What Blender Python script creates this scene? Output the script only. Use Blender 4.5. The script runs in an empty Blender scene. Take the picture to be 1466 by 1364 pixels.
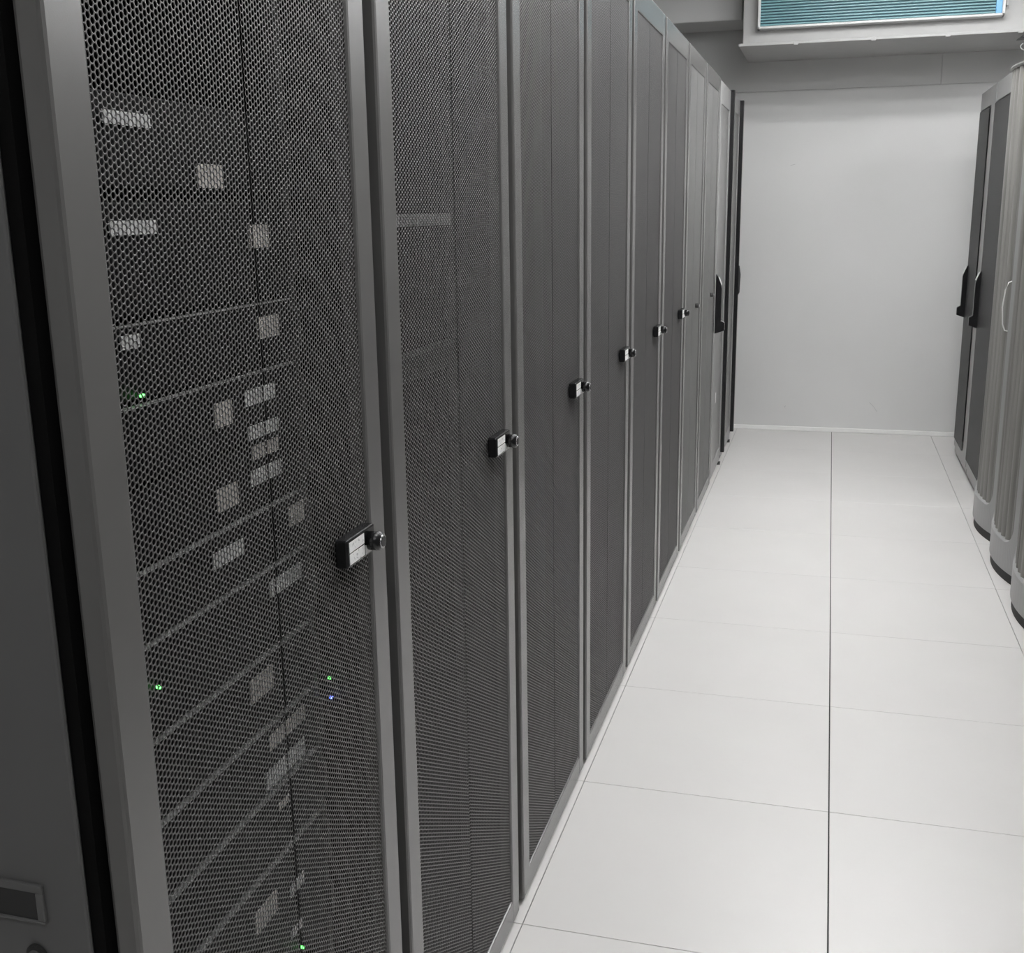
import bpy, bmesh, math, random
import numpy as np
from mathutils import Matrix, Vector

random.seed(7)
sc = bpy.context.scene
col = sc.collection

# ------------------------------------------------------------------ camera
CAM = dict(pos=(-0.0626, -2.5132, 1.4155), yaw=0.2778, pitch=0.2354, roll=-0.0146, f=1587.22)
cam_data = bpy.data.cameras.new('camera')
cam = bpy.data.objects.new('camera', cam_data)
col.objects.link(cam)
sc.camera = cam
cam_data.sensor_fit = 'HORIZONTAL'
cam_data.sensor_width = 36.0
cam_data.lens = 36.0 * CAM['f'] / 1466.0
cam_data.clip_start = 0.02
_y, _p, _r = CAM['yaw'], CAM['pitch'], CAM['roll']
fw = Vector((-math.sin(_y)*math.cos(_p), math.cos(_y)*math.cos(_p), -math.sin(_p)))
rt = Vector((math.cos(_y), math.sin(_y), 0))
up = rt.cross(fw)
rt2 = rt*math.cos(_r) + up*math.sin(_r)
up2 = up*math.cos(_r) - rt*math.sin(_r)
M = Matrix((rt2, up2, -fw)).transposed().to_4x4()
M.translation = Vector(CAM['pos'])
cam.matrix_world = M

# ------------------------------------------------------------------ world, exposure
world = bpy.data.worlds.new('world')
sc.world = world
world.use_nodes = True
world.node_tree.nodes['Background'].inputs[0].default_value = (0.8, 0.85, 0.9, 1)
world.node_tree.nodes['Background'].inputs[1].default_value = 0.02
sc.view_settings.view_transform = 'Standard'
sc.view_settings.look = 'None'
sc.view_settings.gamma = 1.0
sc.view_settings.use_curve_mapping = False
sc.view_settings.exposure = 0.0
LAMP_X, LAMP_X2 = 0.30, 2.30
TUBE_STRENGTH = 31.5          # emission of the ceiling luminaires' diffusers

# ------------------------------------------------------------------ materials
def mat(name, base, rough=0.5, metal=0.0, var=0.06, scale=12.0, spec=0.5, bump=0.0, bscale=400.0, coat=0.0,
        emit=None, estr=0.0, trans=0.0, alpha=1.0, stretch=None):
    m = bpy.data.materials.new(name)
    m.use_nodes = True
    nt = m.node_tree
    b = nt.nodes['Principled BSDF']
    b.inputs['Roughness'].default_value = rough
    b.inputs['Metallic'].default_value = metal
    b.inputs['Specular IOR Level'].default_value = spec
    b.inputs['Coat Weight'].default_value = coat
    b.inputs['Transmission Weight'].default_value = trans
    tc = nt.nodes.new('ShaderNodeTexCoord')
    mp = nt.nodes.new('ShaderNodeMapping')
    if stretch: mp.inputs['Scale'].default_value = stretch
    nt.links.new(tc.outputs['Object'], mp.inputs['Vector'])
    n = nt.nodes.new('ShaderNodeTexNoise')
    n.inputs['Scale'].default_value = scale
    n.inputs['Detail'].default_value = 4
    nt.links.new(mp.outputs['Vector'], n.inputs['Vector'])
    r = nt.nodes.new('ShaderNodeValToRGB')
    r.color_ramp.elements[0].position = 0.3
    r.color_ramp.elements[1].position = 0.7
    r.color_ramp.elements[0].color = tuple(c*(1-var) for c in base) + (1,)
    r.color_ramp.elements[1].color = tuple(min(1, c*(1+var)) for c in base) + (1,)
    nt.links.new(n.outputs['Fac'], r.inputs['Fac'])
    nt.links.new(r.outputs['Color'], b.inputs['Base Color'])
    if bump > 0:
        n2 = nt.nodes.new('ShaderNodeTexNoise')
        n2.inputs['Scale'].default_value = bscale
        nt.links.new(tc.outputs['Object'], n2.inputs['Vector'])
        bp = nt.nodes.new('ShaderNodeBump')
        bp.inputs['Strength'].default_value = bump
        bp.inputs['Distance'].default_value = 0.001
        nt.links.new(n2.outputs['Fac'], bp.inputs['Height'])
        nt.links.new(bp.outputs['Normal'], b.inputs['Normal'])
    if emit:
        b.inputs['Emission Color'].default_value = tuple(emit) + (1,)
        b.inputs['Emission Strength'].default_value = estr
    return m

def label_mat():
    # white sticker with a few faint, unreadable grey print smudges
    m = mat('sticker_white', (0.86, 0.86, 0.85), 0.55, var=0.02)
    nt = m.node_tree
    b = nt.nodes['Principled BSDF']
    src = b.inputs['Base Color'].links[0].from_socket
    tc = nt.nodes.new('ShaderNodeTexCoord')
    n = nt.nodes.new('ShaderNodeTexNoise'); n.inputs['Scale'].default_value = 260
    nt.links.new(tc.outputs['Object'], n.inputs['Vector'])
    r = nt.nodes.new('ShaderNodeValToRGB')
    r.color_ramp.elements[0].position = 0.60; r.color_ramp.elements[0].color = (1, 1, 1, 1)
    r.color_ramp.elements[1].position = 0.68; r.color_ramp.elements[1].color = (0.45, 0.45, 0.46, 1)
    nt.links.new(n.outputs['Fac'], r.inputs['Fac'])
    mx = nt.nodes.new('ShaderNodeMix'); mx.data_type = 'RGBA'; mx.blend_type = 'MULTIPLY'
    mx.inputs[0].default_value = 1.0
    nt.links.new(src, mx.inputs[6]); nt.links.new(r.outputs['Color'], mx.inputs[7])
    nt.links.new(mx.outputs[2], b.inputs['Base Color'])
    return m

MT = {
 'rack':    mat('rack_paint', (0.112, 0.110, 0.108), 0.27, var=0.05, scale=5, spec=1.0, bump=0.05, bscale=900),
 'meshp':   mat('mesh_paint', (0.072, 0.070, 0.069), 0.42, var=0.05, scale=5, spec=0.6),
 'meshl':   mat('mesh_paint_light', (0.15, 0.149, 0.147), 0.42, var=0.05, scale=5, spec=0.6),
 'side':    mat('side_panel_paint', (0.12, 0.12, 0.119), 0.5, var=0.05, scale=5, bump=0.05, bscale=900),
 'black':   mat('matte_black', (0.005, 0.005, 0.005), 0.7, var=0.1, spec=0.1),
 'plastic': mat('black_plastic', (0.010, 0.010, 0.011), 0.25, var=0.1),
 'rail':    mat('rail_zinc', (0.05, 0.05, 0.05), 0.5, metal=0.2, var=0.1),
 'server':  mat('server_black', (0.006, 0.006, 0.007), 0.5, var=0.25, scale=25, spec=0.12),
 'lip':     mat('bright_steel', (0.75, 0.75, 0.74), 0.35, var=0.05),
 'lipd':    mat('dull_steel', (0.42, 0.42, 0.42), 0.4, var=0.2, scale=60),
 'chrome':  mat('chrome', (0.75, 0.75, 0.76), 0.15, metal=1.0, var=0.02),
 'sticker': label_mat(),
 'sticker2': mat('sticker_beige', (0.72, 0.68, 0.64), 0.6, var=0.08, scale=120),
 'led_g':   mat('led_green', (0.1, 0.8, 0.1), 0.4, emit=(0.1, 1.0, 0.12), estr=6.0),
 'led_b':   mat('led_blue', (0.1, 0.1, 0.8), 0.4, emit=(0.08, 0.12, 1.0), estr=16.0),
 'tile':    mat('floor_tile_vinyl', (0.695, 0.682, 0.668), 0.38, var=0.02, scale=2.5, spec=0.6, bump=0.02, bscale=60),
 'subfloor': mat('subfloor_dark', (0.05, 0.05, 0.05), 0.9),
 'wall':    mat('wall_panel_white', (0.67, 0.67, 0.665), 0.55, var=0.025, scale=1.6, bump=0.02, bscale=80),
 'wall2':   mat('wall_grey_paint', (0.30, 0.30, 0.30), 0.7, var=0.04, scale=2),
 'ceil':    mat('ceiling_white', (0.78, 0.78, 0.77), 0.8, var=0.02),
 'skirt':   mat('skirting_white', (0.85, 0.85, 0.84), 0.4, var=0.02),
 'lgrey':   mat('light_grey_paint', (0.33, 0.33, 0.33), 0.38, var=0.04, scale=4),
 'flute':   mat('fluted_grey', (0.25, 0.244, 0.232), 0.5, var=0.3, scale=7, stretch=(1, 6, 0.15)),
 'mgrey':   mat('mid_grey_paint', (0.29, 0.289, 0.287), 0.35, var=0.04, scale=4),
 'panell':  mat('door_panel_grey', (0.17, 0.169, 0.167), 0.3, var=0.06, spec=0.6, scale=3, stretch=(1, 4, 0.3)),
 'glass':   mat('door_panel_dark', (0.035, 0.035, 0.036), 0.25, var=0.08, spec=0.6, scale=3, stretch=(1, 4, 0.3)),
 'unit':    mat('aircon_housing', (0.46, 0.46, 0.455), 0.5, var=0.03),
 'uframe':  mat('aircon_frame_white', (0.72, 0.72, 0.715), 0.35, var=0.02),
 'blue':    mat('filter_teal', (0.20, 0.40, 0.44), 0.3, var=0.12, scale=3, stretch=(0.6, 1, 8)),
 'blued':   mat('filter_backing_teal', (0.03, 0.10, 0.13), 0.5, var=0.1),
 'bluel':   mat('filter_edge_blue', (0.18, 0.50, 0.85), 0.25, var=0.08, scale=6),
 'lampw':   mat('luminaire_white', (0.85, 0.85, 0.85), 0.4, var=0.02),
 'glow':    mat('luminaire_diffuser', (0.9, 0.9, 0.9), 0.5, var=0.0, emit=(1.0, 1.0, 1.0), estr=TUBE_STRENGTH),
 'cable':   mat('cable_grey', (0.45, 0.45, 0.45), 0.5),
 'rubber':  mat('rubber_dark', (0.03, 0.03, 0.03), 0.7),
}

# ------------------------------------------------------------------ helpers
def box(bm, x0, x1, y0, y1, z0, z1, bev=0.0, seg=2):
    t = bmesh.new()
    bmesh.ops.create_cube(t, size=1.0)
    for v in t.verts:
        v.co = Vector(((x0+x1)/2 + v.co.x*(x1-x0), (y0+y1)/2 + v.co.y*(y1-y0), (z0+z1)/2 + v.co.z*(z1-z0)))
    if bev > 0:
        bmesh.ops.bevel(t, geom=t.edges[:], offset=bev, segments=seg, affect='EDGES', profile=0.5)
    me = bpy.data.meshes.new('tmp'); t.to_mesh(me); t.free()
    bm.from_mesh(me); bpy.data.meshes.remove(me)

def cyl(bm, p, axis, r, h, n=24, r2=None, bev=0.0):
    t = bmesh.new()
    bmesh.ops.create_cone(t, cap_ends=True, segments=n, radius1=r, radius2=r if r2 is None else r2, depth=h)
    if bev:
        bmesh.ops.bevel(t, geom=[e for e in t.edges if len(e.link_faces) == 2 and e.calc_face_angle(0) > 1.0],
                        offset=bev, segments=2, affect='EDGES')
    a = Vector(axis).normalized()
    R = Vector((0, 0, 1)).rotation_difference(a).to_matrix().to_4x4()
    R.translation = Vector(p) + a*h/2
    bmesh.ops.transform(t, matrix=R, verts=t.verts[:])
    me = bpy.data.meshes.new('tmp'); t.to_mesh(me); t.free()
    bm.from_mesh(me); bpy.data.meshes.remove(me)

def prism(bm, poly, y0, y1):
    """poly: list of (x,z); extruded along y"""
    a = [bm.verts.new((x, y0, z)) for x, z in poly]
    b = [bm.verts.new((x, y1, z)) for x, z in poly]
    n = len(poly)
    bm.faces.new(a); bm.faces.new(b[::-1])
    for i in range(n):
        bm.faces.new((a[i], b[i], b[(i+1) % n], a[(i+1) % n]))
    bmesh.ops.recalc_face_normals(bm, faces=bm.faces[:])

def tube(bm, pts, r, n=8):
    rings = []
    for i, p in enumerate(pts):
        p = Vector(p)
        d = (Vector(pts[min(i+1, len(pts)-1)]) - Vector(pts[max(i-1, 0)])).normalized()
        ref = Vector((0, 0, 1)) if abs(d.z) < 0.9 else Vector((1, 0, 0))
        u = d.cross(ref).normalized(); v = d.cross(u)
        rings.append([bm.verts.new(p + (u*math.cos(2*math.pi*k/n) + v*math.sin(2*math.pi*k/n))*r) for k in range(n)])
    for a, b in zip(rings, rings[1:]):
        for k in range(n):
            bm.faces.new((a[k], a[(k+1) % n], b[(k+1) % n], b[k]))
    bm.faces.new(rings[0][::-1]); bm.faces.new(rings[-1])

def mesh(name, bm, m, smooth=False):
    me = bpy.data.meshes.new(name)
    bm.to_mesh(me); bm.free()
    me.materials.append(MT[m])
    if smooth:
        me.shade_smooth()
    return me

def boxes(name, m, *bs, bev=0.0, seg=2):
    bm = bmesh.new()
    for b in bs: box(bm, *b, bev=bev, seg=seg)
    return mesh(name, bm, m)

def add(name, me, parent=None, loc=(0, 0, 0)):
    o = bpy.data.objects.new(name, me)
    col.objects.link(o)
    o.location = loc
    if parent is not None: o.parent = parent
    return o

def tag(o, label, cat, group=None):
    o['label'] = label; o['category'] = cat
    if group: o['group'] = group
    return o

def thing(name, loc, label, cat, group=None):
    return tag(add(name, None, None, loc), label, cat, group)

def struct(name, me, loc=(0, 0, 0)):
    o = add(name, me, None, loc)
    o['kind'] = 'structure'
    return o

# ------------------------------------------------------------------ room shell
RX0, RX1, RY0, RY1, CH = -1.90, 3.60, -4.80, 4.79, 2.80
T = 0.6
floor = struct('floor', boxes('floor', 'subfloor', (RX0-.1, RX1+.1, RY0-.1, RY1+.1, -.08, -.004)))
# floor tiles: 0.6 m squares, the joint down the aisle is wider than the cross joints
def tile_mesh(x0, x1, y0, y1):
    bm = bmesh.new()
    box(bm, x0, x1, y0, y1, -.0045, 0.0, bev=0.0)
    top = [e for e in bm.edges if all(v.co.z > -.001 for v in e.verts)]
    bmesh.ops.bevel(bm, geom=top, offset=.0006, segments=1, affect='EDGES')
    return mesh('tile', bm, 'tile')
def tspan(ix):
    a, b = ix*T, ix*T+T
    ga = .0016 if ix == 0 else .0009
    gb = .0016 if ix == -1 else .0009
    return max(a, RX0)+ga, min(b, RX1)-gb
tcache = {}
for ix in range(-4, 6):
    for iy in range(-8, 8):
        xa, xb = tspan(ix)
        ya, yb = iy*T, min(iy*T+T, RY1)
        key = (ix, iy == 7)
        if key not in tcache:
            tcache[key] = tile_mesh(xa - ix*T, xb - ix*T, .0009, yb-ya-.0009)
        add('tile', tcache[key], floor, (ix*T, ya, 0))

struct('ceiling', boxes('ceiling', 'ceil', (RX0-.1, RX1+.1, RY0-.1, RY1+.1, CH, CH+.1)))
wb = struct('wall_back', boxes('wall_back', 'wall', (RX0-.1, RX1+.1, RY1+.006, RY1+.12, 0, CH)))
# end wall panels with fine joints (one at 2.1 m high, one upright joint on the right)
for x0, x1, z0, z1 in ((RX0, .51, 0, 2.1), (.51, RX1, 0, 2.1), (RX0, .51, 2.1, CH), (.51, RX1, 2.1, CH)):
    if z0 == 0 and x0 == .51: continue
    if z0 == 0: x1 = RX1
    g = .001
    add('wall_panel', boxes('wall_panel', 'wall', (x0+g, x1-g, RY1, RY1+.006, z0+g, z1-g), bev=.0008, seg=1), wb)
# small scuffs on the end wall
def scuff(x, z, pts, r):
    bm = bmesh.new()
    tube(bm, [(x+a, RY1-.0005, z+b) for a, b in pts], r, 6)
    add('scuff_mark', mesh('scuff_mark', bm, 'cable'), wb)
scuff(-.33, 1.66, ((0, 0), (.012, .004), (.03, .008)), .0015)
scuff(-.30, .15, ((0, 0), (.003, .012)), .002)
scuff(.22, .20, ((0, 0), (.03, -.03), (.05, -.06)), .0012)
struct('wall_left', boxes('wall_left', 'wall', (RX0-.12, RX0, RY0-.1, RY1+.1, 0, CH)))
struct('wall_right', boxes('wall_right', 'wall', (RX1, RX1+.12, RY0-.1, RY1+.1, 0, CH)))
struct('wall_front', boxes('wall_front', 'wall2', (RX0-.1, RX1+.1, RY0-.12, RY0, 0, CH)))
struct('baseboard_back', boxes('baseboard_back', 'skirt', (RX0, RX1, RY1-.012, RY1, 0.0, .028), bev=.004))

# ------------------------------------------------------------------ ceiling luminaires
lum_frame = boxes('luminaire_housing', 'lampw', (-.62, .62, -.09, .09, 2.745, 2.80), bev=.006)
lum_diff = boxes('luminaire_diffuser', 'glow', (-.60, .60, -.075, .075, 2.735, 2.747), bev=.003)
ordinal = ['nearest the end wall', 'second from the end wall', 'third from the end wall', 'fourth from the end wall',
           'fifth from the end wall', 'sixth from the end wall', 'farthest from the end wall']
for xx, ys, where in ((LAMP_X, (3.02, 2.62, 2.05, 1.10, -0.10, -1.30, -3.00), 'over the aisle'),
                      (LAMP_X2, (4.00, 3.10, 2.20, 1.00, -0.40), 'beyond the right row')):
    for i, yy in enumerate(ys):
        t = thing('ceiling_light', (xx, yy, 0), 'long white ceiling light %s, %s' % (where, ordinal[i]),
                  'ceiling light', 'ceiling lights ' + where)
        add('housing', lum_frame, t); add('diffuser', lum_diff, t)

# ------------------------------------------------------------------ perforated sheet (real holes)
P = 0.00635
def perforated(name, cols, rows, seg, hole_r, thick, P=P, paint='meshp'):
    """sheet in the local YZ plane, front at x=0 facing +x; flat-top hex cells with a hole each"""
    Rr = P/math.sqrt(3)
    cx = (np.arange(cols)*1.5*Rr + Rr)
    yy, zz = np.meshgrid(cx, np.arange(rows)*P + P/2, indexing='ij')
    zz = zz + (np.arange(cols) % 2)[:, None]*P/2
    c = np.stack([yy.ravel(), zz.ravel()], 1)
    n = len(c)
    ah = np.arange(6)*math.pi/3
    ai = np.arange(seg)*2*math.pi/seg
    H = np.stack([np.zeros(6), Rr*np.cos(ah), Rr*np.sin(ah)], 1)
    I = np.stack([np.zeros(seg), hole_r*np.cos(ai), hole_r*np.sin(ai)], 1)
    B = I.copy(); B[:, 0] = -thick
    V = np.concatenate([H, I, B])
    nv = len(V)
    verts = (np.repeat(np.concatenate([np.zeros((n, 1)), c], 1), nv, 0) + np.tile(V, (n, 1))).astype(np.float32)
    tri, quad = [], []
    if seg == 12:
        for k in range(6):
            h, h1 = k, (k+1) % 6
            i0, i1, im = 6+2*k, 6+(2*k+1) % 12, 6+(2*k-1) % 12
            tri += [(h, i0, im), (h, i1, i0), (h, h1, i1)]
    else:
        for k in range(6):
            quad.append((k, (k+1) % 6, 6+(k+1) % 6, 6+k))
    for k in range(seg):
        k1 = (k+1) % seg
        quad.append((6+k, 6+k1, 6+seg+k1, 6+seg+k))
    loops, starts, totals = [], [], []
    off = (np.arange(n)*nv)[:, None]
    pos = 0
    for arr, m in ((tri, 3), (quad, 4)):
        if not arr: continue
        a = np.array(arr, dtype=np.int64).ravel()
        L = (off + a[None, :]).ravel()
        f = len(arr)*n
        loops.append(L); starts.append(pos + np.arange(f)*m); totals.append(np.full(f, m))
        pos += len(L)
    loops = np.concatenate(loops).astype(np.int32)
    starts = np.concatenate(starts).astype(np.int32)
    me = bpy.data.meshes.new(name)
    me.vertices.add(len(verts)); me.vertices.foreach_set('co', verts.ravel())
    me.loops.add(len(loops)); me.loops.foreach_set('vertex_index', loops)
    me.polygons.add(len(starts)); me.polygons.foreach_set('loop_start', starts)
    me.update(calc_edges=True)
    me.materials.append(MT[paint])
    return me

# ------------------------------------------------------------------ the row of mesh-door racks (left)
XL = -0.6125
PITCH, Y0, DW = 0.625, -1.79, 0.59
ZB, ZT = 0.012, 2.022
RAIL = 0.05
OB, OT = 0.065, 1.952
NC, NR = 44, 298
mesh_near = perforated('perforated_sheet', NC, NR, 12, 0.00278, 0.0009)
mesh_far = perforated('perforated_sheet_far', NC, NR, 6, 0.00292, 0.0010)
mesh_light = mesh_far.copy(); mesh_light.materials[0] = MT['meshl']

def door_frame_mesh():
    bm = bmesh.new()
    d = .025
    # stiles run full height, rails between them
    box(bm, -d, 0, 0, RAIL, ZB, ZT, bev=.004)
    box(bm, -d, 0, DW-RAIL, DW, ZB, ZT, bev=.004)
    box(bm, -d, -.0003, RAIL-.006, DW-RAIL+.006, ZB, OB, bev=.003)
    box(bm, -d, -.0003, RAIL-.006, DW-RAIL+.006, OT, ZT, bev=.003)
    return mesh('door_frame', bm, 'rack')
def knob_mesh():
    bm = bmesh.new()
    cyl(bm, (0.015, .498, 1.020), (1, 0, 0), .0118, .019, 28, bev=.002)
    return mesh('lock_knob', bm, 'plastic', True)
def ring_mesh():
    bm = bmesh.new()
    cyl(bm, (0.0335, .498, 1.020), (1, 0, 0), .0090, .0018, 28, bev=.0006)
    return mesh('lock_ring', bm, 'chrome')
def keyway_mesh():
    bm = bmesh.new()
    cyl(bm, (0.0347, .498, 1.020), (1, 0, 0), .0066, .0012, 20)
    return mesh('lock_core', bm, 'plastic')
def lock_mesh():
    bm = bmesh.new()
    cyl(bm, (-.006, .41, 1.003), (1, 0, 0), .0105, .018, 24, bev=.002)
    return mesh('door_lock', bm, 'rail', True)
def lock_core_mesh():
    bm = bmesh.new()
    cyl(bm, (.0118, .41, 1.003), (1, 0, 0), .0062, .0015, 16)
    return mesh('lock_core', bm, 'chrome')
G = {
 'frame': door_frame_mesh(),
 'stiff': boxes('centre_stiffener', 'black', (-.0064, -.0056, DW/2-.0014, DW/2+.0014, OB-.02, OT+.02)),
 'wall1': boxes('side_wall', 'black', (-1.03, -.03, -.006, .012, .05, 2.0)),
 'wall2': boxes('side_wall', 'black', (-1.03, -.03, .578, .596, .05, 2.0)),
 'back': boxes('back_wall', 'black', (-1.04, -1.03, -.006, .596, .05, 2.0)),
 'base': boxes('base_plate', 'black', (-1.03, -.03, -.006, .596, .03, .05)),
 'roof': boxes('roof_plate', 'rack', (-1.04, -.028, -.006, .596, 2.0, 2.022), bev=.003),
 'plinth': boxes('plinth', 'black', (-1.02, -.04, 0.0, .59, 0.0, .032)),
 'rail': boxes('mounting_rail', 'rail', (-.10, -.085, .052, .066, .08, 1.95), bev=.001, seg=1),
 'rail2': boxes('mounting_rail', 'rail', (-.10, -.085, .524, .538, .08, 1.95), bev=.001, seg=1),
 'handle': boxes('handle', 'plastic', (-.001, .0155, .434, .5175, 1.002, 1.037), bev=.0025),
 'lab1': boxes('upper_label', 'sticker', (.0154, .0160, .4395, .4835, 1.0205, 1.0335)),
 'lab2': boxes('lower_label', 'sticker', (.0154, .0160, .4395, .4835, 1.0055, 1.0188)),
 'lab3': boxes('edge_label', 'sticker', (.0154, .0160, .4865, .5150, 1.0050, 1.0165)),
 'lock': lock_mesh(), 'lockc': lock_core_mesh(),
 'knob': knob_mesh(), 'ring': ring_mesh(), 'core': keyway_mesh(),
 'hinge': boxes('hinge', 'rack', (-.03, -.012, -.012, .004, .30, .36), bev=.002),
}
rack_labels = [
 'nearest dark mesh-door server rack, labelled servers showing through its door',
 'second mesh-door server rack from the camera, pale bar showing behind its mesh',
 'third dark mesh-door server rack from the camera, in the left row',
 'fourth dark mesh-door server rack from the camera, in the left row',
 'fifth dark mesh-door server rack from the camera, in the left row',
 'sixth dark mesh-door server rack from the camera, in the left row',
 'seventh dark mesh-door server rack from the camera, in the left row',
 'eighth and last mesh-door server rack, beside the panel-door cabinet with long handle',
]
col_w = 1.5*P/math.sqrt(3)
PW = col_w*(NC-1) + 2*P/math.sqrt(3)
for i in range(8):
    r = thing('server_rack', (XL, Y0 + PITCH*i, 0), rack_labels[i], 'server rack', 'mesh-door racks in the left row')
    add('side_wall', G['wall1'], r); add('side_wall', G['wall2'], r)
    add('back_wall', G['back'], r); add('base_plate', G['base'], r)
    add('roof_plate', G['roof'], r)
    add('plinth', G['plinth'], r)
    add('mounting_rail', G['rail'], r); add('mounting_rail', G['rail2'], r)
    add('door_frame', G['frame'], r)
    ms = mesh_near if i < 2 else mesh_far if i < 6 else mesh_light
    for y in (DW/2 - .0011 - PW, DW/2 + .0011):
        o = add('mesh_panel', ms, r, (-.004, y, OB-.005))
        o['kind'] = 'stuff'
    add('centre_stiffener', G['stiff'], r)
    if i < 6:
        h = add('handle', G['handle'], r)
        h['label'] = 'black handle box with white stickers and a round lock'
        add('lock_knob', G['knob'], h); add('lock_ring', G['ring'], h); add('lock_core', G['core'], h)
        for k in ('lab1', 'lab2', 'lab3'):
            add(G[k].name.split('.')[0], G[k], h)
    else:
        h = add('door_lock', G['lock'], r)
        h['label'] = 'small round grey lock'
        add('lock_core', G['lockc'], h)
    if i == 0:
        # end panel of the row, with a framed recess and a round lock
        sp = add('side_panel', boxes('side_panel', 'side', (-1.03, -.0415, -.012, -.0065, .03, 2.02), bev=.0025), r)
        X0, X1, Z0, Z1 = -.205, -.0825, .812, .8505
        w = .008
        add('recess_frame', boxes('recess_frame', 'side', (X0, X1, -.0155, -.011, Z1-w, Z1), (X0, X1, -.0155, -.011, Z0, Z0+w*.35),
                                  (X0, X0+w, -.0154, -.011, Z0+w*.35, Z1-w), (X1-w, X1, -.0154, -.011, Z0+w*.35, Z1-w), bev=.0012), sp)
        add('recess_plate', boxes('recess_plate', 'rubber', (X0+w*.6, X1-w*.6, -.0135, -.0112, Z0+.0015, Z1-w*.6)), sp)
        bm = bmesh.new(); cyl(bm, (-.0975, -.0115, .779), (0, -1, 0), .0105, .004, 28, bev=.001)
        lk = add('panel_lock', mesh('panel_lock', bm, 'rubber'), sp)
        bm = bmesh.new(); cyl(bm, (-.0975, -.0150, .779), (0, -1, 0), .0062, .0035, 24, bev=.001)
        add('panel_lock_core', mesh('panel_lock_core', bm, 'side'), sp)
        bm = bmesh.new(); cyl(bm, (-.0975, -.0180, .779), (0, -1, 0), .0028, .0012, 12)
        add('panel_keyhole', mesh('panel_keyhole', bm, 'black'), sp)

# ------------------------------------------------------------------ servers behind the nearest door
SX = -0.70            # plane of the server fronts
YC = Y0 + DW/2
def server(z0, z1, label, name='rack_server', labels=(), leds=(), lip=True, drives=0):
    t = thing(name, (SX, YC, z0), label, 'server', 'servers in the nearest rack')
    h = z1-z0
    add('chassis', boxes('chassis', 'server', (-.70, -.012, -.218, .218, .001, h-.002), bev=.001, seg=1), t)
    add('bezel', boxes('bezel', 'server', (-.0125, 0, -.2405, .2405, .0015, h-.0035), bev=.002), t)
    if lip:
        add('front_lip', boxes('front_lip', 'lipd', (-.006, .0022, -.238, .238, h-.0026, h-.0012)), t)
    for s in (-1, 1):
        add('ear_handle', boxes('ear_handle', 'rail', (0, .012, s*.232-.004, s*.232+.004, h*.2, h*.8), bev=.0015), t)
    for k in range(drives):
        w = .40/drives
        add('drive_bay', boxes('drive_bay', 'server', (0, .004, -.20+k*w+.002, -.20+(k+1)*w-.002, h*.15, h*.7), bev=.001, seg=1), t)
    for (y, z, w, hh, m) in labels:
        add('label', boxes('label', m, (.0042, .0052, y-YC-w/2, y-YC+w/2, z-z0-hh/2, z-z0+hh/2)), t)
    for (y, z, m) in leds:
        bm = bmesh.new(); cyl(bm, (0.003, y-YC, z-z0), (1, 0, 0), .0019, .004, 10)
        add('status_light', mesh('status_light', bm, m), t)
    return t
S, B2 = 'sticker', 'sticker2'
server(1.440, 1.530, 'black server with a slanted white label, topmost in the nearest rack',
       labels=((-1.576, 1.503, .074, .012, S), (-1.436, 1.455, .052, .024, B2)), drives=0, lip=False)
server(1.322, 1.432, 'black server with a long white label at left, second from the top',
       labels=((-1.581, 1.405, .074, .013, S), (-1.339, 1.391, .046, .026, B2)), lip=False)
server(1.242, 1.316, 'slim black server below the long white label, with a bright front edge',
       labels=((-1.603, 1.300, .030, .013, S), (-1.331, 1.287, .054, .025, B2)), leds=((-1.592, 1.247, 'led_g'),))
server(1.160, 1.238, 'black server with two small labels, under the dotted bright edge',
       labels=((-1.361, 1.211, .072, .018, S), (-1.445, 1.203, .036, .027, B2), (-1.358, 1.170, .072, .016, S)))
server(1.078, 1.157, 'black server with stacked white labels at its middle, above the door handle',
       labels=((-1.357, 1.146, .062, .016, B2), (-1.359, 1.117, .074, .018, S), (-1.450, 1.110, .046, .026, B2)), lip=False)
server(1.000, 1.074, 'black server just behind the door handle height, two white labels',
       labels=((-1.284, 1.048, .05, .026, B2), (-1.456, 1.046, .066, .018, S)))
server(0.898, 0.998, 'black server with bright front edge just below the door handle',
       labels=((-1.327, .973, .084, .020, S),), leds=((-1.610, .952, 'led_g'),))
server(0.806, 0.895, 'black server with one beige label, below the green light',
       labels=((-1.404, .866, .055, .030, B2),), leds=((-1.194, .877, 'led_g'),))
server(0.716, 0.803, 'black server with a blue light at its right end',
       labels=((-1.349, .783, .095, .020, B2), (-1.359, .738, .105, .024, S)), leds=((-1.220, .766, 'led_b'), (-1.222, .796, 'led_g')))
server(0.622, 0.713, 'black server under the one with the blue light', labels=((-1.37, .69, .03, .01, B2),))
server(0.530, 0.619, 'black server with a single pale label, low in the nearest rack', labels=((-1.434, .574, .055, .030, B2), (-1.35, .56, .04, .016, S)))
server(0.440, 0.527, 'lowest server in view in the nearest rack, green light', labels=((-1.36, .50, .03, .012, S),), leds=((-1.349, .464, 'led_g'),), lip=False)
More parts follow.
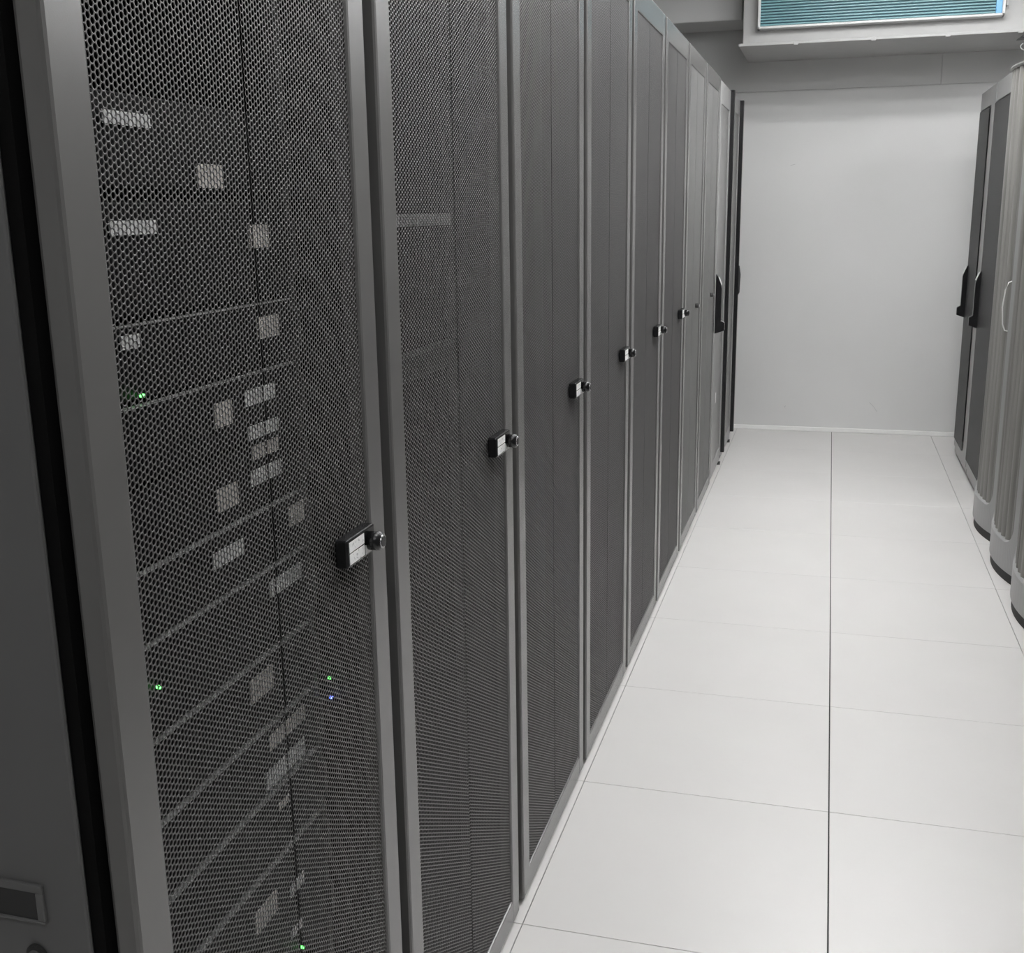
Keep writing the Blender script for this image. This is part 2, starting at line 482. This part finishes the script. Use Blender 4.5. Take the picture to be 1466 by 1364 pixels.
# one pale blank panel behind the second door
t = thing('blanking_panel', (SX, YC+PITCH, 1.39), 'pale grey blanking bar behind the mesh of the second rack', 'panel')
add('bar', boxes('bar', 'mgrey', (-.02, 0, -.24, .24, .003, .022), bev=.002), t)
bm = bmesh.new()
for s in (-1, 1): cyl(bm, (0, s*.228, .0125), (1, 0, 0), .004, .003, 12)
add('screw', mesh('screw', bm, 'chrome'), t)
t = thing('patch_panel', (SX, YC+PITCH, 1.15), 'dark patch panel low behind the mesh of the second rack', 'panel')
add('face', boxes('face', 'server', (-.02, 0, -.24, .24, 0, .044), bev=.002), t)
add('front_lip', boxes('front_lip', 'rail', (-.004, .002, -.238, .238, .040, .0425)), t)

# ------------------------------------------------------------------ panel-door cabinets at the end of both rows
def long_handle(d):
    """tall swing handle, d=+1 sticks out to +x, -1 to -x; local y centred on 0"""
    poly = [(0, .79), (.048, .806), (.048, .848), (.030, .858), (.030, 1.02), (.024, 1.045), (.010, 1.078), (0, 1.09)]
    bm = bmesh.new(); prism(bm, [(d*x, z) for x, z in poly], -.013, .013)
    bmesh.ops.bevel(bm, geom=bm.edges[:], offset=.002, segments=1, affect='EDGES')
    a = mesh('handle', bm, 'plastic')
    bm = bmesh.new()
    prism(bm, [(d*.0275, 1.035), (d*.031, 1.037), (d*.016, 1.076), (d*.012, 1.076)], -.0115, .0115)
    b = mesh('handle_cap', bm, 'lip')
    return a, b
HL, HR = long_handle(1), long_handle(-1)

def panel_cabinet(x, y0, y1, d, zt, g0, g1, gz0, gz1, label, group, handle_y=None, strip=False, feet=(), frame='mgrey', depth=1.0):
    """front plane at x, door faces d along x"""
    w = y1-y0
    t = thing('panel_door_cabinet', (x, y0, 0), label, 'cabinet', group)
    def bx(a, b, *r): return (min(d*a, d*b), max(d*a, d*b)) + r
    add('cabinet_body', boxes('cabinet_body', 'black', bx(-depth, -.03, 0.0, w, .05, zt-.004), bev=.003), t)
    add('plinth', boxes('plinth', frame, bx(-depth, -.006, .004, w-.004, .014, .052), bev=.002), t)
    add('door_frame', boxes('door_frame', frame,
        bx(-.029, 0, .003, g0-y0, .05, zt), bx(-.029, 0, g1-y0, w-.003, .05, zt),
        bx(-.029, -.0003, g0-y0-.004, g1-y0+.004, .05, gz0), bx(-.029, -.0003, g0-y0-.004, g1-y0+.004, gz1, zt), bev=.002), t)
    if d < 0:
        P2 = .0105
        R2 = P2/math.sqrt(3)
        nc, nr = int((g1-g0+.004)/(1.5*R2)), int((gz1-gz0)/P2)
        pm = perforated('perforated_sheet_small', nc, nr, 6, .0047, .0015, P2, 'glass')
        pp = add('mesh_panel', pm, t, (-.006, g1-y0+.002, gz0-.003)); pp.rotation_euler = (0, 0, math.pi)
        pp['kind'] = 'stuff'
    else:
        add('door_panel', boxes('door_panel', 'panell', bx(-.012, -.004, g0-y0-.003, g1-y0+.003, gz0-.003, gz1+.003)), t)
    if handle_y is not None:
        a, b = HL if d > 0 else HR
        h = add('handle', a, t, (0, handle_y-y0, 0)); add('handle_cap', b, h)
        h['label'] = 'long black swing handle with silver cap'
    for fy in feet:
        bm = bmesh.new(); cyl(bm, (-.010*d, fy-y0, 0), (0, 0, 1), .016, .014, 16, r2=.012)
        cyl(bm, (.0*d, fy-y0, .010), (0, 0, 1), .006, .006, 10)
        add('levelling_foot', mesh('levelling_foot', bm, 'rubber'), t)
    for fy in (.05, w-.05):
        bm = bmesh.new(); cyl(bm, (-depth*.5*d, fy, 0), (0, 0, 1), .02, .016, 12)
        add('levelling_foot', mesh('levelling_foot', bm, 'rubber'), t)
    return t
EL = 'panel-door cabinets at the far end of the left row'
c = panel_cabinet(XL, 3.205, 3.760, 1, 2.015, 3.262, 3.700, .10, 1.91, 'grey panel-door cabinet after the mesh racks, long black handle at its near edge', EL,
                  handle_y=3.228, feet=(3.70,))
add('edge_strip', boxes('edge_strip', 'plastic', (-.02, .021, .540, .575, .06, 2.018), bev=.003), c)
add('inventory_sticker', boxes('inventory_sticker', 'sticker', (-.004, -.0034, .20, .225, .40, .455)), c)
c = panel_cabinet(XL, 3.785, 4.400, 1, 2.015, 3.84, 4.345, .10, 1.93, 'last grey cabinet of the left row, black edge strip against the end wall', EL,
                  feet=(4.33,))
add('edge_strip', boxes('edge_strip', 'plastic', (-.02, .022, .580, .615, .06, 2.018), bev=.003), c)
bm = bmesh.new(); prism(bm, [(.018, .89), (.030, .915), (.033, 1.02), (.026, 1.07), (.018, 1.08)], .584, .611)
add('edge_grip', mesh('edge_grip', bm, 'rubber'), c)
ER = 'panel-door cabinets at the far end of the right row'
panel_cabinet(.686, 3.685, 4.290, -1, 1.995, 3.862, 4.262, .10, 1.905, 'grey cabinet with dark door panel in the right row, nearest the end wall', ER, handle_y=4.245)
panel_cabinet(.686, 3.075, 3.675, -1, 1.995, 3.13, 3.662, .10, 1.905, 'grey cabinet with dark door panel in the right row, beside the rounded cabinets', ER, handle_y=3.690-.035)

# ------------------------------------------------------------------ rounded, fluted cabinets (right)
CW, SAG, CXF = .560, .050, .617
def arc(s):                      # x of the bulging front for s in [-.5,.5]
    return SAG*(2*s)**2
def curved_door():
    bm = bmesh.new()
    zb, zt = .040, 1.962
    ih, ib, it, rad = CW/2-.042, .150, 1.957, .075
    inner, outer = [], []
    oh = CW/2
    def corner(cxs, czs, a0, p0, pc, p1, rad=.075):
        n = 8
        for k in range(n+1):
            a = a0 + k/n*math.pi/2
            inner.append((cxs + rad*math.cos(a), czs + rad*math.sin(a)))
            tt = k/n
            if tt <= .5: q = [p0[j] + (pc[j]-p0[j])*tt*2 for j in (0, 1)]
            else: q = [pc[j] + (p1[j]-pc[j])*(tt-.5)*2 for j in (0, 1)]
            outer.append(tuple(q))
    s0 = ih-rad
    r1 = .02
    s1 = ih-r1
    N = 10
    # bottom right corner -> right side -> top right -> top -> ... counter-clockwise starting on the bottom edge
    for k in range(1, N):
        f = -1 + 2*k/N
        inner.append((f*s0, ib)); outer.append((f*s0, zb))
    corner(s0, ib+rad, -math.pi/2, (s0, zb), (oh, zb), (oh, ib+rad))
    corner(s1, it-r1, 0, (oh, it-r1), (oh, zt), (s1, zt), r1)
    for k in range(1, N):
        f = 1 - 2*k/N
        inner.append((f*s1, it)); outer.append((f*s1, zt))
    corner(-s1, it-r1, math.pi/2, (-s1, zt), (-oh, zt), (-oh, it-r1), r1)
    corner(-s0, ib+rad, math.pi, (-oh, ib+rad), (-oh, zb), (-s0, zb))
    def vt(p, dx): return bm.verts.new((arc(p[0]/CW) + dx, p[0], p[1]))
    rings = [[vt(p, .10) for p in outer], [vt(p, 0) for p in outer], [vt(p, 0) for p in inner], [vt((p[0]*.985, p[1]+(.006 if p[1] < 1 else -.006)), .008) for p in inner], [vt((p[0]*.985, p[1]+(.006 if p[1] < 1 else -.006)), .030) for p in inner]]
    n = len(outer)
    for a, b in zip(rings, rings[1:]):
        for k in range(n):
            bm.faces.new((a[k], a[(k+1) % n], b[(k+1) % n], b[k]))
    bmesh.ops.recalc_face_normals(bm, faces=bm.faces[:])
    return mesh('curved_door', bm, 'lgrey')
def fluted():
    bm = bmesh.new()
    ih = CW/2-.040
    nr, per = 9, 12
    prof = []
    for k in range(nr):
        for j in range(per):
            u = j/per
            d = .060 if u < .2 else .030 - .022*abs(math.sin(math.pi*(u-.2)/.8))**.7
            prof.append((-ih + 2*ih*(k+u)/nr, d))
    prof.append((ih, .030))
    lo = [bm.verts.new((arc(s/CW)+d, s, .145)) for s, d in prof]
    hi = [bm.verts.new((arc(s/CW)+d, s, 1.956)) for s, d in prof]
    for k in range(len(prof)-1):
        bm.faces.new((lo[k], hi[k], hi[k+1], lo[k+1]))
    bmesh.ops.recalc_face_normals(bm, faces=bm.faces[:])
    return mesh('fluted_panel', bm, 'flute')
def curved_plinth():
    bm = bmesh.new()
    n = 20
    pts = [(arc(-.5+k/n)+.006, CW*(-.5+k/n)*.97) for k in range(n+1)]
    pts += [(.30, CW*.485), (.30, -CW*.485)]
    a = [bm.verts.new((x, y, 0)) for x, y in pts]; b = [bm.verts.new((x, y, .042)) for x, y in pts]
    m = len(pts)
    for k in range(m): bm.faces.new((a[k], a[(k+1) % m], b[(k+1) % m], b[k]))
    bm.faces.new(a[::-1]); bm.faces.new(b)
    return mesh('plinth', bm, 'rubber')
def pull():
    bm = bmesh.new()
    y = -.215
    x0 = arc(y/CW) + .008
    pts = [(x0+.012, y, .90), (x0-.010, y, .905), (x0-.020, y, .93), (x0-.026, y, 1.00), (x0-.020, y, 1.07), (x0-.010, y, 1.10), (x0+.012, y, 1.11)]
    tube(bm, pts, .0028, 8)
    return mesh('pull_handle', bm, 'lip', True)
CD, FL, PL, PH = curved_door(), fluted(), curved_plinth(), pull()
CB = boxes('cabinet_body', 'lgrey', (.10, 1.0, -CW/2, CW/2, .0405, 1.957), bev=.006)
for i, (yc, lb) in enumerate(((2.675, 'light grey round-fronted fluted cabinet beside the panel-door cabinets'),
                              (2.100, 'light grey round-fronted fluted cabinet, middle one of three'),
                              (1.530, 'light grey round-fronted fluted cabinet nearest the camera, cut by the photo edge'))):
    t = thing('fluted_cabinet', (CXF, yc, 0), lb, 'cabinet', 'round-fronted cabinets in the right row')
    add('cabinet_body', CB, t); add('curved_door', CD, t); add('fluted_panel', FL, t); add('plinth', PL, t)
    add('pull_handle', PH, t)

# the right row goes on towards the camera, outside the photograph
pr = struct('unseen_cabinet_row', boxes('unseen_cabinet_row', 'mgrey', (CXF+.10, CXF+1.0, -4.2, 1.235, 0.0, 2.0), bev=.006))  # unseen run of cabinets, added to cut bounce and darken left-rack reflections
for k in range(9):
    yc = .955 - .572*k
    for n_, m_ in (('curved_door', CD), ('fluted_panel', FL), ('plinth', PL)):
        add(n_, m_, pr, (CXF, yc, 0))

# ------------------------------------------------------------------ air-conditioning unit above the end of the aisle
ax0, ax1 = -.605, 1.30
t = thing('air_conditioner', (0, 4.4, 2.27), 'pale ceiling air conditioner with teal ribbed panel over the aisle end', 'air conditioner')
OY, OZ = 4.4, 2.27
def wb_(x0, x1, y0, y1, z0, z1): return (x0, x1, y0-OY, y1-OY, z0-OZ, z1-OZ)
add('housing', boxes('housing', 'unit', wb_(ax0+.012, ax1, 4.145, 4.785, 2.285, 2.795), bev=.006), t)
tr = add('drip_tray', boxes('drip_tray', 'unit', wb_(ax0, ax1+.01, 4.055, 4.786, 2.272, 2.284), bev=.002), t)
add('tray_lip', boxes('tray_lip', 'unit', wb_(ax0, ax1+.01, 4.040, 4.056, 2.270, 2.285), bev=.003), tr)
for cx_ in (-.30, .10, .47, .82):
    add('tray_clip', boxes('tray_clip', 'unit', wb_(cx_-.012, cx_+.012, 4.036, 4.06, 2.265, 2.28), bev=.002), tr)
px0, px1, pz0, pz1, py = -.510, .742, 2.360, 2.74, 4.075
pf = add('panel_frame', boxes('panel_frame', 'uframe',
     wb_(px0, px0+.014, py, 4.145, pz0, pz1), wb_(px1-.014, px1, py, 4.145, pz0, pz1),
     wb_(px0, px1, py, 4.145, pz0, pz0+.013), wb_(px0, px1, py, 4.145, pz1-.013, pz1), bev=.003), t)
add('latch', boxes('latch', 'unit', wb_(px1+.004, px1+.016, 4.09, 4.15, pz0+.05, pz1-.05), bev=.003), pf)
bm = bmesh.new()
nrib = 24
zz = pz0+.013
hr = (pz1-pz0-.026)/nrib
for k in range(nrib):
    a = wb_(px0+.014, px1-.044, py+.014, py+.024, zz+k*hr+hr*.22, zz+(k+1)*hr-hr*.22)
    box(bm, *a, bev=.0022, seg=1)
add('panel_backing', boxes('panel_backing', 'blued', wb_(px0+.010, px1-.040, py+.0235, py+.030, pz0+.008, pz1-.008)), pf)
o = add('ribbed_panel', mesh('ribbed_panel', bm, 'blue'), pf)
add('blue_edge_strip', boxes('blue_edge_strip', 'bluel', wb_(px1-.044, px1-.012, py+.012, py+.026, pz0+.010, pz1-.010), bev=.004), pf)

tag(struct('trim_1', boxes('trim_1', 'wall', (RX0, -.62, 4.40, RY1-.001, 2.462, CH-.002), bev=.006)), 'pale boxed duct above the end wall left of the air conditioner', 'duct')

t = thing('wall_bracket', (.90, 4.25, 2.2), 'small black wedge bracket under the tray at the right photo edge', 'bracket')
bm = bmesh.new()
prism(bm, [(-.095, .035), (-.040, .070), (.10, .070), (.10, .038)], -.245, -.17)
add('wedge', mesh('wedge', bm, 'plastic'), t)
bm = bmesh.new()
pts = []
for k in range(15):
    a = math.pi*(.5 + k/14*1.0)
    pts.append((-.02 + .06*math.cos(a)*.9, -.2, .000 + .024*math.sin(a)))
pts.append((.10, -.2, -.020))
pts = [(.03, -.2, .040)] + pts
tube(bm, pts, .003, 6)
add('cable_loop', mesh('cable_loop', bm, 'cable', True), t)
